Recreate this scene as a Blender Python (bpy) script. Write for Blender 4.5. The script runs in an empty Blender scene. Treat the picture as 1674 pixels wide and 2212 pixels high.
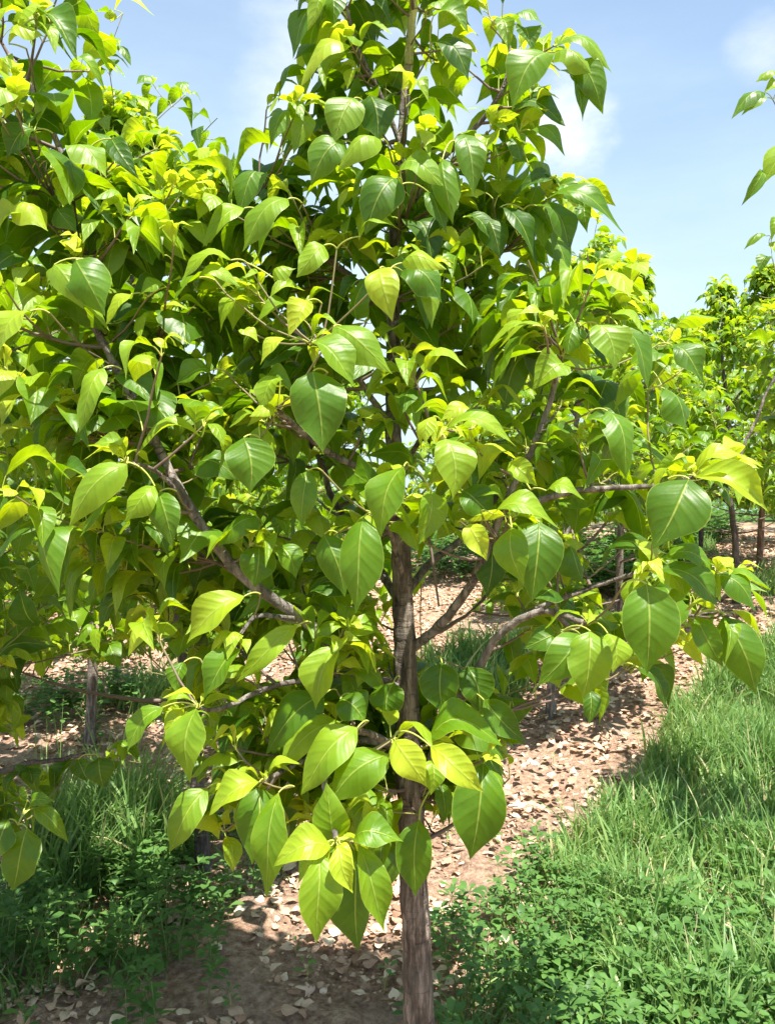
import bpy, math, random
import numpy as np
from mathutils import Vector
rng = np.random.default_rng(7); random.seed(7)
R = math.radians
S = bpy.context.scene
# ------------------------------------------------------------ camera, sky, sun, exposure
F = 1736.0; CX = 837.0; CY = 1106.0; CAMZ = 1.4
cam = bpy.data.objects.new('camera', bpy.data.cameras.new('camera'))
S.collection.objects.link(cam); S.camera = cam
cam.location = (0, 0, CAMZ); cam.rotation_euler = (R(90), 0, 0)
cam.data.sensor_fit = 'VERTICAL'; cam.data.sensor_height = 36; cam.data.lens = 36*F/2212
cam.data.clip_start = 0.05; cam.data.clip_end = 2000
SUN = Vector((0.20, -0.30, 0.92)).normalized()
W = bpy.data.worlds.new('World'); S.world = W; W.use_nodes = True
nt = W.node_tree; N = nt.nodes; Lk = nt.links
bg = N['Background']
sky = N.new('ShaderNodeTexSky'); sky.sky_type = 'NISHITA'; sky.sun_disc = False
sky.sun_elevation = math.asin(SUN.z); sky.sun_rotation = math.atan2(SUN.x, SUN.y)
sky.air_density = 1.0; sky.dust_density = 0.6; sky.ozone_density = 1.0
tc = N.new('ShaderNodeTexCoord')
def dirpx(px, py):
    return Vector(((px-CX)/F, 1, -(py-CY)/F)).normalized()
def wn(scale, stretch, detail=6, rough=.6, w=0):
    mp = N.new('ShaderNodeMapping'); mp.inputs['Scale'].default_value = stretch
    mp.inputs['Location'].default_value = (w, w*.7, w*.3)
    Lk.new(tc.outputs['Generated'], mp.inputs['Vector'])
    n = N.new('ShaderNodeTexNoise'); n.inputs['Scale'].default_value = scale
    n.inputs['Detail'].default_value = detail; n.inputs['Roughness'].default_value = rough
    Lk.new(mp.outputs[0], n.inputs['Vector']); return n.outputs['Fac']
def wm(op, a, b=None, c=None):
    m = N.new('ShaderNodeMath'); m.operation = op
    for i, v in enumerate((a, b, c)):
        if v is None: continue
        if isinstance(v, (int, float)): m.inputs[i].default_value = v
        else: Lk.new(v, m.inputs[i])
    return m.outputs[0]
def wrange(v, a, b, c=0, d=1):
    m = N.new('ShaderNodeMapRange'); m.interpolation_type = 'SMOOTHSTEP'
    m.inputs[1].default_value = a; m.inputs[2].default_value = b; m.inputs[3].default_value = c; m.inputs[4].default_value = d
    Lk.new(v, m.inputs[0]); return m.outputs[0]
def blob(px, py, r0, r1):
    v = N.new('ShaderNodeVectorMath'); v.operation = 'DOT_PRODUCT'
    Lk.new(tc.outputs['Generated'], v.inputs[0]); v.inputs[1].default_value = dirpx(px, py)
    return wrange(v.outputs['Value'], math.cos(r1), math.cos(r0))
wisps = wrange(wn(1.9, (1, 1, 3.6), 7, .58, 3.1), .30, .72, .45, 1.0)
puffn = wn(9, (1, 1, 1.6), 8, .62, 1.3)
puff = wrange(wm('ADD', wm('MULTIPLY', blob(1215, 270, .0, .085), .36), wm('MULTIPLY', puffn, .75)), .50, .92)
puff2 = wrange(wm('ADD', wm('MULTIPLY', blob(1640, 95, .005, .06), .4), wm('MULTIPLY', puffn, .5)), .44, .8, 0, .5)
puff3 = wrange(wm('ADD', wm('MULTIPLY', blob(770, 190, .0, .19), .40), wm('MULTIPLY', puffn, .6)), .42, .95, 0, .7)
sxz = N.new('ShaderNodeSeparateXYZ'); Lk.new(tc.outputs['Generated'], sxz.inputs[0])
wisps = wm('MULTIPLY', wisps, wrange(sxz.outputs[2], .05, .75, 1.0, .12))
wisps = wm('MULTIPLY', wm('ADD', wisps, wrange(sxz.outputs[2], 0.0, .45, .55, .12)), wrange(sxz.outputs[0], -.15, .5, 1.15, .8))
cl = wm('MAXIMUM', puff, wm('MAXIMUM', puff2, puff3))
mv = N.new('ShaderNodeMix'); mv.data_type = 'RGBA'; Lk.new(wisps, mv.inputs['Factor']); Lk.new(sky.outputs[0], mv.inputs[6]); mv.inputs[7].default_value = (3.3, 4.2, 4.7, 1)
mx = N.new('ShaderNodeMix'); mx.data_type = 'RGBA'
Lk.new(cl, mx.inputs['Factor']); Lk.new(mv.outputs[2], mx.inputs[6]); mx.inputs[7].default_value = (5.0, 5.2, 5.4, 1)
Lk.new(mx.outputs[2], bg.inputs['Color']); bg.inputs['Strength'].default_value = 0.098
sd = bpy.data.lights.new('sun', 'SUN'); sd.energy = 5.0; sd.angle = R(.53); sd.color = (1, .95, .86)
so = bpy.data.objects.new('sun', sd); S.collection.objects.link(so)
so.rotation_euler = (-SUN).to_track_quat('-Z', 'Y').to_euler(); so.location = (-5, -2, 9)
S.view_settings.view_transform = 'Standard'; S.view_settings.look = 'None'
S.view_settings.exposure = 1.40; S.view_settings.gamma = 1
S.render.engine = 'CYCLES'; S.cycles.max_bounces = 7; S.cycles.diffuse_bounces = 4
S.cycles.transmission_bounces = 5; S.cycles.glossy_bounces = 2; S.cycles.caustics_reflective = False
S.cycles.sample_clamp_indirect = 6

# ------------------------------------------------------------ helpers
def tag(o, label=None, cat=None, group=None, kind=None):
    if label: o['label'] = label
    if cat: o['category'] = cat
    if group: o['group'] = group
    if kind: o['kind'] = kind
    return o
def empty(name, loc):
    o = bpy.data.objects.new(name, None); o.location = loc; o.empty_display_size = .1
    S.collection.objects.link(o); return o
def P3(px, py, d):
    return np.array([(px-CX)/F*d, d, CAMZ-(py-CY)/F*d])
def proj(p):
    p = np.asarray(p); d = np.maximum(p[..., 1], 1e-3)
    return CX+p[..., 0]/d*F, CY-(p[..., 2]-CAMZ)/d*F
def norm(v):
    v = np.asarray(v, float)
    if v.ndim == 1: return v/max(math.sqrt(v[0]*v[0]+v[1]*v[1]+v[2]*v[2]), 1e-9)
    return v/np.maximum(np.linalg.norm(v, axis=-1, keepdims=True), 1e-9)
def height(x, y):
    x = np.asarray(x, float); y = np.asarray(y, float)
    a = .13*np.log1p(np.exp(np.clip((y-3)*2, -40, 40)))/2
    h = 1.32*np.tanh(a/1.32)
    s = np.clip((y-3)/3, 0, 1); s = s*s*(3-2*s)
    h = h + .09*np.clip(x-.5, 0, 4)*s*np.exp(-np.clip(y-8, 0, 100)/6)
    return h
def G(px, py):
    dx = (px-CX)/F; dz = -(py-CY)/F
    ds = np.linspace(.6, 60, 6000); z = CAMZ+dz*ds - height(dx*ds, ds)
    i = np.argmax(z < 0)
    if i == 0: i = len(ds)-1
    d = ds[i]; return np.array([dx*d, d, float(height(dx*d, d))])
def inpoly(px, py, poly):
    px = np.asarray(px, float); py = np.asarray(py, float)
    r = np.zeros(px.shape, bool); n = len(poly)
    for i in range(n):
        x1, y1 = poly[i]; x2, y2 = poly[(i+1) % n]
        if y1 == y2: continue
        c = ((y1 > py) != (y2 > py)) & (px < (x2-x1)*(py-y1)/(y2-y1)+x1)
        r ^= c
    return r
_g = rng.random((256, 256))
def vnoise(x, y, s):
    x = np.asarray(x)/s; y = np.asarray(y)/s
    xi = np.floor(x).astype(int); yi = np.floor(y).astype(int); fx = x-xi; fy = y-yi
    fx = fx*fx*(3-2*fx); fy = fy*fy*(3-2*fy)
    g = lambda a, b: _g[a % 256, b % 256]
    return (g(xi, yi)*(1-fx)+g(xi+1, yi)*fx)*(1-fy)+(g(xi, yi+1)*(1-fx)+g(xi+1, yi+1)*fx)*fy

def link_mesh(name, verts, quads, mats, parent=None, attr=None, midx=None, smooth=True):
    me = bpy.data.meshes.new(name)
    verts = np.asarray(verts, np.float32)
    off = np.zeros(3, np.float32)
    if parent is not None: off = np.array(parent.location, np.float32)
    v = verts-off
    me.vertices.add(len(v)); me.vertices.foreach_set('co', v.ravel())
    q = np.asarray(quads, np.int32)
    me.loops.add(q.size); me.loops.foreach_set('vertex_index', q.ravel())
    me.polygons.add(len(q)); me.polygons.foreach_set('loop_start', np.arange(0, q.size, 4, dtype=np.int32))
    me.polygons.foreach_set('loop_total', np.full(len(q), 4, np.int32))
    me.polygons.foreach_set('use_smooth', np.full(len(q), smooth))
    for m in mats: me.materials.append(m)
    if midx is not None: me.polygons.foreach_set('material_index', np.asarray(midx, np.int32))
    if attr is not None:
        a = me.attributes.new('lv', 'FLOAT_VECTOR', 'POINT'); a.data.foreach_set('vector', np.asarray(attr, np.float32).ravel())
    me.update(calc_edges=True); me.validate(clean_customdata=False)
    o = bpy.data.objects.new(name, me); S.collection.objects.link(o)
    if parent is not None: o.parent = parent
    return o

OUT_U = np.array([0, .04, .12, .22, .34, .46, .60, .74, .85, .93, 1.0])
OUT_W = np.array([.02, .34, .66, .89, 1.0, .99, .85, .56, .25, .10, .0])
OBO_W = np.array([.03, .10, .22, .40, .62, .82, .98, 1.0, .84, .55, .12])
class Leaves:
    """collects leaf specs; builds them all as curved, folded blades"""
    def __init__(s): s.r = []
    def add(s, base, tip, n, w, arch=.15, fold=.25, wave=.04, tone=.5, skew=0., curl=0.):
        s.r.append(np.concatenate([base, tip, n, [w, arch, fold, wave, tone, skew, curl]]))
    def geo(s, nu=9, nv=5, outline='ov'):
        A = np.array(s.r); n = len(A)
        b = A[:, 0:3]; t = A[:, 3:6]; L = np.linalg.norm(t-b, axis=1)[:, None]
        c = (t-b)/L; h = A[:, 6:9]
        nn = norm(h-(h*c).sum(1, keepdims=True)*c); sd_ = np.cross(c, nn)
        w, arch, fold, wave, tone, skew, curl = [A[:, 9+i][:, None, None] for i in range(7)]
        u = np.linspace(0, 1, nu)**1.0; v = np.linspace(-1, 1, nv)
        ww = np.interp(u, OUT_U, OUT_W if outline == 'ov' else OBO_W)
        U = u[None, :, None]; V = v[None, None, :]; WW = ww[None, :, None]
        ph = rng.random((n, 1, 1))*6.28; ph2 = rng.random((n, 1, 1))*6.28
        av = np.abs(V)
        bell = 4*U*(1-U)*(1-.55*(U-.5)*2)
        cz = arch*bell*L[:, :, None]                                   # up the normal
        halfw = w/2*WW
        lat = halfw*V*np.cos(fold*av)
        up = halfw*av*np.sin(fold) + wave*w*av**2*np.sin(U*9+ph+V*1.7)*WW**.5 - curl*halfw*av**3
        up = up + .012*w*np.sin(U*12+ph2)*av*WW**.5
        side = skew*w*np.sin(U*3.14)
        pos = b[:, None, None, :] + c[:, None, None, :]*(U*L[:, :, None]+.0*V)[..., None] \
            + nn[:, None, None, :]*(cz+up)[..., None] + sd_[:, None, None, :]*(lat+side)[..., None]
        at = np.stack(np.broadcast_arrays(U, V, tone), -1)
        vid = np.arange(n*nu*nv).reshape(n, nu, nv)
        q = np.stack([vid[:, :-1, :-1], vid[:, 1:, :-1], vid[:, 1:, 1:], vid[:, :-1, 1:]], -1).reshape(-1, 4)
        return pos.reshape(-1, 3), q, at.reshape(-1, 3)
class Tubes:
    def __init__(s): s.v = []; s.q = []; s.a = []; s.n = 0
    def add(s, pts, rad, sides=6, tone=None, rough=0.):
        p = np.asarray(pts, float); rad = np.asarray(rad, float); m = len(p)
        t = norm(np.gradient(p, axis=0)); ref = np.array([0, 1., 0]) if abs(t[0][1]) < .8 else np.array([1., 0, 0])
        e1 = norm(np.cross(t, ref)); e2 = np.cross(t, e1)
        an = np.linspace(0, 2*math.pi, sides, endpoint=False)
        ring = e1[:, None, :]*np.cos(an)[None, :, None]+e2[:, None, :]*np.sin(an)[None, :, None]
        rr = rad[:, None]*np.ones((1, sides))
        if rough:
            ll = np.arange(m)[:, None]
            rr = rr*(1+rough*(vnoise(ll*1.3+np.zeros((1, sides)), (an*3)[None, :]+np.zeros((m, 1)), 2.2)-.5)*2)
        vv = p[:, None, :]+ring*rr[..., None]
        ln = np.concatenate([[0], np.cumsum(np.linalg.norm(np.diff(p, axis=0), axis=1))])
        a = np.stack(np.broadcast_arrays(ln[:, None], an[None, :]/6.283, np.clip((rad[:, None]-.0012)/.004, 0, 1)+np.zeros((1, sides))), -1)
        i = s.n+np.arange(m*sides).reshape(m, sides); j = np.roll(i, -1, axis=1)
        q = np.stack([i[:-1], j[:-1], j[1:], i[1:]], -1).reshape(-1, 4)
        s.v.append(vv.reshape(-1, 3)); s.q.append(q); s.a.append(a.reshape(-1, 3)); s.n += m*sides
    def geo(s): return np.concatenate(s.v), np.concatenate(s.q), np.concatenate(s.a)
def join(parts):
    V = []; Q = []; A = []; M = []; n = 0
    for (v, q, a), m in parts:
        V.append(v); Q.append(q+n); A.append(a); M.append(np.full(len(q), m)); n += len(v)
    return np.concatenate(V), np.concatenate(Q), np.concatenate(A), np.concatenate(M)
def smooth_path(pts, k=8):
    p = np.asarray(pts, float); n = len(p)
    if n < 3:
        t = np.linspace(0, 1, k+1)[:, None]; return p[0]*(1-t)+p[-1]*t
    out = []
    e = np.vstack([2*p[0]-p[1], p, 2*p[-1]-p[-2]])
    for i in range(1, n):
        a, b, c, d = e[i-1], e[i], e[i+1], e[i+2]
        for t in np.linspace(0, 1, k, endpoint=False):
            out.append(.5*((2*b)+(-a+c)*t+(2*a-5*b+4*c-d)*t*t+(-a+3*b-3*c+d)*t**3))
    out.append(p[-1]); return np.array(out)

# ------------------------------------------------------------ materials
class M:
    def __init__(s, name):
        s.m = bpy.data.materials.new(name); s.m.use_nodes = True; s.t = s.m.node_tree
        s.b = s.t.nodes['Principled BSDF']; s.o = s.t.nodes['Material Output']
    def n(s, t, **k):
        x = s.t.nodes.new(t)
        for a, b in k.items(): setattr(x, a, b)
        return x
    def l(s, a, b): s.t.links.new(a, b)
    def math(s, op, a, b=None, c=None, clamp=False):
        m = s.n('ShaderNodeMath', operation=op, use_clamp=clamp)
        for i, v in enumerate((a, b, c)):
            if v is None: continue
            if isinstance(v, (int, float)): m.inputs[i].default_value = v
            else: s.l(v, m.inputs[i])
        return m.outputs[0]
    def rng(s, v, a, b, c=0, d=1):
        m = s.n('ShaderNodeMapRange', interpolation_type='SMOOTHSTEP')
        for i, k in enumerate((a, b, c, d)): m.inputs[i+1].default_value = k
        s.l(v, m.inputs[0]); return m.outputs[0]
    def noise(s, scale, detail=5, rough=.6, vec=None, stretch=None):
        n = s.n('ShaderNodeTexNoise'); n.inputs['Scale'].default_value = scale
        n.inputs['Detail'].default_value = detail; n.inputs['Roughness'].default_value = rough
        if vec is None: vec = s.n('ShaderNodeTexCoord').outputs['Object']
        if stretch:
            mp = s.n('ShaderNodeMapping'); mp.inputs['Scale'].default_value = stretch; s.l(vec, mp.inputs['Vector']); vec = mp.outputs[0]
        s.l(vec, n.inputs['Vector']); return n.outputs['Fac']
    def ramp(s, f, stops):
        r = s.n('ShaderNodeValToRGB'); e = r.color_ramp.elements
        e[0].position = stops[0][0]; e[0].color = (*stops[0][1], 1); e[1].position = stops[-1][0]; e[1].color = (*stops[-1][1], 1)
        for p, c in stops[1:-1]:
            x = e.new(p); x.color = (*c, 1)
        s.l(f, r.inputs[0]); return r.outputs[0]
    def mix(s, f, a, b, mode='MIX'):
        m = s.n('ShaderNodeMix', data_type='RGBA', blend_type=mode)
        for k, v in ((0, f), (6, a), (7, b)):
            if isinstance(v, (int, float)): m.inputs[k].default_value = v
            elif isinstance(v, tuple): m.inputs[k].default_value = (*v, 1)
            else: s.l(v, m.inputs[k])
        return m.outputs[2]
    def attr(s):
        a = s.n('ShaderNodeAttribute', attribute_name='lv'); x = s.n('ShaderNodeSeparateXYZ'); s.l(a.outputs['Vector'], x.inputs[0])
        return x.outputs[0], x.outputs[1], x.outputs[2], a.outputs['Vector']
    def bump(s, h, strength=.5, dist=.01):
        b = s.n('ShaderNodeBump'); b.inputs['Strength'].default_value = strength; b.inputs['Distance'].default_value = dist
        s.l(h, b.inputs['Height']); s.l(b.outputs[0], s.b.inputs['Normal']); return b.outputs[0]

def leaf_mat(name, refl, trans, tmix=.5, rough=.46, veins=True, spec=.35, vein_col=(.42, .5, .10)):
    m = M(name); u, v, t, _ = m.attr()
    av = m.math('ABSOLUTE', v)
    if veins: t = m.math('ADD', t, m.math('MULTIPLY', m.math('SUBTRACT', m.noise(17, 3), .5), .7))
    c = m.ramp(m.math('MULTIPLY', t, .5), refl); tr = m.ramp(m.math('MULTIPLY', t, .5), trans)
    nz = m.noise(28, 3); f = m.rng(nz, .3, .75, .0, .35)
    c = m.mix(f, c, m.mix(1.0, c, (.62, .72, .5), 'MULTIPLY'))
    if veins:
        mid = m.rng(av, .012, .045, 1, 0)
        k = m.math('SUBTRACT', u, m.math('MULTIPLY', m.math('POWER', av, .85), .22))
        fr = m.math('ABSOLUTE', m.math('SUBTRACT', m.math('FRACT', m.math('MULTIPLY', k, 6.5)), .5))
        sv = m.math('MULTIPLY', m.rng(fr, .0, .07, 1, 0), m.rng(av, .55, .95, .5, 0))
        rim = m.math('MULTIPLY', m.rng(av, .955, .995, 0, 1), .8)
        vv = m.math('MAXIMUM', m.math('MAXIMUM', mid, m.math('MULTIPLY', sv, .24)), rim)
        vv = m.math('MULTIPLY', vv, .6)
        c = m.mix(vv, c, vein_col); tr = m.mix(vv, tr, (.75, .8, .12))
        hgt = m.math('SUBTRACT', m.math('MULTIPLY', m.rng(fr, 0, .35, 0, 1), .8), m.math('MULTIPLY', m.rng(av, 0, .12, 1, 0), .9))
        hgt = m.math('ADD', hgt, m.math('MULTIPLY', m.noise(160, 2), .35))
        nrm = m.bump(hgt, .5, .0013)
    if veins:
        sp = m.math('MULTIPLY', m.rng(m.noise(110, 2), .68, .74, 0, .6), m.rng(m.noise(9, 2), .5, .6, 0, 1))
        c = m.mix(sp, c, (.20, .11, .03))
    m.l(c, m.b.inputs['Base Color']); m.b.inputs['Roughness'].default_value = rough
    m.b.inputs['Specular IOR Level'].default_value = spec
    tb = m.n('ShaderNodeBsdfTranslucent'); m.l(tr, tb.inputs['Color'])
    if veins: m.l(nrm, tb.inputs['Normal'])
    ms = m.n('ShaderNodeMixShader'); ms.inputs[0].default_value = tmix
    m.l(m.b.outputs[0], ms.inputs[1]); m.l(tb.outputs[0], ms.inputs[2]); m.l(ms.outputs[0], m.o.inputs['Surface'])
    return m.m
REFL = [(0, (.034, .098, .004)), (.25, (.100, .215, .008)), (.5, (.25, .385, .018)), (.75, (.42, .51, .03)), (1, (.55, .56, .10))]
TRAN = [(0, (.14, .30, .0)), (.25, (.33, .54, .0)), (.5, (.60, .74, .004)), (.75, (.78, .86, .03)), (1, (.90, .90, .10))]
LEAF = leaf_mat('tree_leaf', REFL, TRAN, .40, .43, True, .42)
WEEDM = leaf_mat('weed_leaf', [(0, (.06, .14, .035)), (.5, (.12, .24, .055)), (1, (.28, .38, .09))],
                 [(0, (.10, .25, .03)), (.5, (.22, .42, .06)), (1, (.5, .6, .06))], .3, .5, False, .3)
GRASSM = leaf_mat('grass_blade', [(0, (.08, .17, .04)), (.5, (.17, .31, .09)), (.8, (.30, .40, .14)), (1, (.55, .48, .28))],
                  [(0, (.18, .36, .06)), (.5, (.32, .52, .12)), (1, (.5, .55, .2))], .35, .45, False, .35)
LITTERM = leaf_mat('dry_leaf', [(0, (.20, .10, .065)), (.25, (.38, .22, .15)), (.5, (.56, .37, .27)), (.75, (.70, .52, .40)), (1, (.78, .64, .48))],
                   [(0, (.3, .17, .06)), (1, (.7, .55, .25))], .12, .7, True, .2, (.62, .5, .36))
def bark_mat(name, a, b, c, sc=1.0):
    m = M(name); tcn = m.n('ShaderNodeTexCoord').outputs['Object']
    n1 = m.noise(60*sc, 7, .7, tcn, (1, 1, .16)); n2 = m.noise(22*sc, 5, .6, tcn, (1, 1, 1.0)); n3 = m.noise(75*sc, 5, .6, tcn, (.25, .25, 1.6))
    n4 = m.noise(5*sc, 3, .6, tcn)
    col = m.ramp(n1, [(.36, a), (.5, b), (.62, c)])
    au, av_, at_, _ = m.attr(); cv = m.n('ShaderNodeCombineXYZ'); m.l(m.math('MULTIPLY', au, 34), cv.inputs[0]); m.l(m.math('MULTIPLY', m.math('SINE', m.math('MULTIPLY', av_, 6.283)), .5), cv.inputs[1])
    ring = m.noise(1, 2, .5, cv.outputs[0]); rg = m.math('MULTIPLY', m.rng(m.math('ABSOLUTE', m.math('SUBTRACT', ring, .5)), .0, .05, 1, 0), m.rng(n2, .50, .60, 0, 1))
    col = m.mix(m.math('MULTIPLY', rg, .5), col, (.03, .02, .018))
    col = m.mix(m.rng(n2, .55, .72, 0, .6), col, (.30, .24, .20)); col = m.mix(m.rng(n3, .62, .70, 0, .6), col, (.05, .035, .03))
    col = m.mix(m.rng(n4, .45, .65, 0, .35), col, (.20, .19, .15))
    m.l(col, m.b.inputs['Base Color']); m.b.inputs['Roughness'].default_value = .8
    m.bump(m.math('SUBTRACT', m.math('ADD', m.math('MULTIPLY', n1, 1.0), m.math('MULTIPLY', n3, .5)), m.math('MULTIPLY', rg, .6)), 1.0, .009)
    return m.m
BARK = bark_mat('bark', (.05, .038, .034), (.16, .13, .115), (.34, .295, .27))
BARK_OLD = bark_mat('bark_weathered', (.022, .016, .012), (.11, .082, .062), (.31, .255, .21), 1.0)
BARK_DARK = bark_mat('bark_dark', (.03, .022, .022), (.07, .055, .055), (.13, .11, .11))
BARK_RED = bark_mat('bark_reddish', (.07, .03, .02), (.16, .08, .05), (.28, .19, .15))
BARK_GREEN = bark_mat('bark_green', (.28, .27, .08), (.42, .44, .13), (.54, .54, .22))
def plain(name, col, col2, rough=.6, sc=40):
    m = M(name); c = m.mix(m.noise(sc, 4), col, col2); m.l(c, m.b.inputs['Base Color']); m.b.inputs['Roughness'].default_value = rough; return m.m
_m = M('twig_bark'); _u, _v, _t, _ = _m.attr()
_c = _m.mix(_m.rng(_t, .02, .25), (.20, .19, .05), _m.mix(_m.noise(90, 4), (.08, .05, .04), (.22, .16, .13)))
_m.l(_c, _m.b.inputs['Base Color']); _m.b.inputs['Roughness'].default_value = .65; TWIG = _m.m
SHOOT = plain('green_shoot', (.30, .36, .05), (.48, .50, .10), .5, 60)
WSTEM = plain('weed_stem', (.10, .16, .04), (.20, .26, .07), .6, 60)
STRAW = plain('dry_straw', (.50, .38, .24), (.70, .58, .42), .7)

# ------------------------------------------------------------ ground (one sheet)
gx = np.concatenate([np.array([-400, -200, -100, -50, -25, -15, -10, -7.5]), np.arange(-6, 9, .035), np.array([9.2, 10, 12, 16, 25, 50, 100, 200, 400])])
gy = np.concatenate([np.array([-60, -20, -8, -3, -1, 0, .6]), np.arange(1., 13, .035), 13*1.09**np.arange(0, 44)])
XX, YY = np.meshgrid(gx, gy, indexing='ij'); ZZ = height(XX, YY)
fade = np.exp(-np.clip(YY-8, 0, 50)/5)
ZZ = ZZ + fade*((vnoise(XX, YY, .6)-.5)*.05+(vnoise(XX+9, YY, .17)-.5)*.03+(vnoise(XX, YY+5, .08)-.5)*.03)-.004
idx = np.arange(XX.size).reshape(XX.shape)
q = np.stack([idx[:-1, :-1], idx[1:, :-1], idx[1:, 1:], idx[:-1, 1:]], -1).reshape(-1, 4)
m = M('soil'); tcn = m.n('ShaderNodeTexCoord').outputs['Object']
n1 = m.noise(3.5, 6, .65, tcn); n2 = m.noise(38, 8, .7, tcn); n3 = m.noise(170, 4, .7, tcn)
col = m.ramp(n2, [(.36, (.20, .11, .078)), (.5, (.46, .29, .195)), (.62, (.68, .48, .35))])
col = m.mix(m.rng(n1, .35, .7, 0, .45), col, (.50, .37, .29)); col = m.mix(m.rng(n3, .55, .75, 0, .4), col, (.62, .49, .38))
sx = m.n('ShaderNodeSeparateXYZ'); m.l(tcn, sx.inputs[0])
farf = m.rng(m.math('ADD', sx.outputs[1], m.math('MULTIPLY', m.noise(.6, 5, .7, tcn), 8.)), 17, 21, 0, 1)
col = m.mix(farf, col, m.ramp(m.noise(9, 6, .7, tcn), [(.35, (.04, .10, .02)), (.65, (.14, .24, .06))]))
m.l(col, m.b.inputs['Base Color']); m.b.inputs['Roughness'].default_value = .95; m.b.inputs['Specular IOR Level'].default_value = .1
m.bump(m.math('ADD', n2, m.math('MULTIPLY', n3, .4)), 1.0, .035)
tag(link_mesh('ground', np.stack([XX, YY, ZZ], -1).reshape(-1, 3), q, [m.m]), kind='structure')

# ------------------------------------------------------------ clear zones of the picture (sky gaps, ground windows)
CLEAR = [
 [(205,0),(640,0),(640,90),(630,190),(545,225),(550,340),(610,355),(555,405),(520,400),(505,330),(440,285),(470,262),(440,200),(380,185),(330,170),(285,155),(262,90),(215,75)],
 [(1120,-300),(1900,-300),(1900,140),(1640,150),(1590,200),(1600,260),(1655,290),(1660,310),(1600,380),(1590,450),(1650,460),(1640,520),(1600,545),(1630,600),(1600,590),(1530,585),(1490,660),(1445,705),(1415,640),(1410,540),(1340,505),(1300,500),(1250,560),(1225,550),(1240,460),(1345,520),(1355,400),(1240,385),(1225,335),(1160,270),(1240,270),(1320,250),(1325,150),(1220,60),(1150,20)],
 [(-200,1940),(60,1930),(150,1830),(130,1745),(50,1700),(250,1715),(340,1640),(370,1850),(560,1965),(620,1970),(680,2060),(780,2070),(855,2010),(855,2400),(-200,2400)],
 [(935,1790),(1000,1870),(1105,1710),(1095,1625),(1150,1605),(1065,1480),(1120,1500),(1150,1450),(1240,1530),(1290,1575),(1320,1490),(1380,1480),(1430,1550),(1470,1420),(1560,1455),(1640,1515),(1800,1330),(1800,2400),(930,2400)],
 [(912,1175),(1010,1180),(1050,1210),(1035,1290),(960,1390),(912,1400)],
 [(920,1390),(1100,1330),(1060,1480),(920,1500)],
 [(1255,1135),(1370,1135),(1352,1370),(1300,1300),(1262,1230)],
 [(1530,1080),(1720,1120),(1720,1235),(1560,1215),(1450,1190),(1480,1130)],
 [(100,1450),(350,1430),(380,1480),(270,1530),(270,1600),(200,1640),(90,1650),(50,1560)],
 [(560,1400),(640,1400),(620,1500),(565,1490)],
 [(1500,1320),(1674,1290),(1674,1330),(1560,1340)],
]
TRUNKZ = [(845,1175),(910,1175),(925,2400),(850,2400)], [(860,-50),(915,-50),(895,170),(862,230),(862,160)]
_mx, _my = np.meshgrid(np.arange(-300, 2000, 4.), np.arange(-300, 2500, 4.), indexing='ij')
_mask = np.zeros(_mx.shape, bool)
for p in CLEAR: _mask |= inpoly(_mx, _my, p)
def clear(px, py):
    i = int((px+300)/4); j = int((py+300)/4)
    return bool(0 <= i < _mask.shape[0] and 0 <= j < _mask.shape[1] and _mask[i, j])

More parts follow.
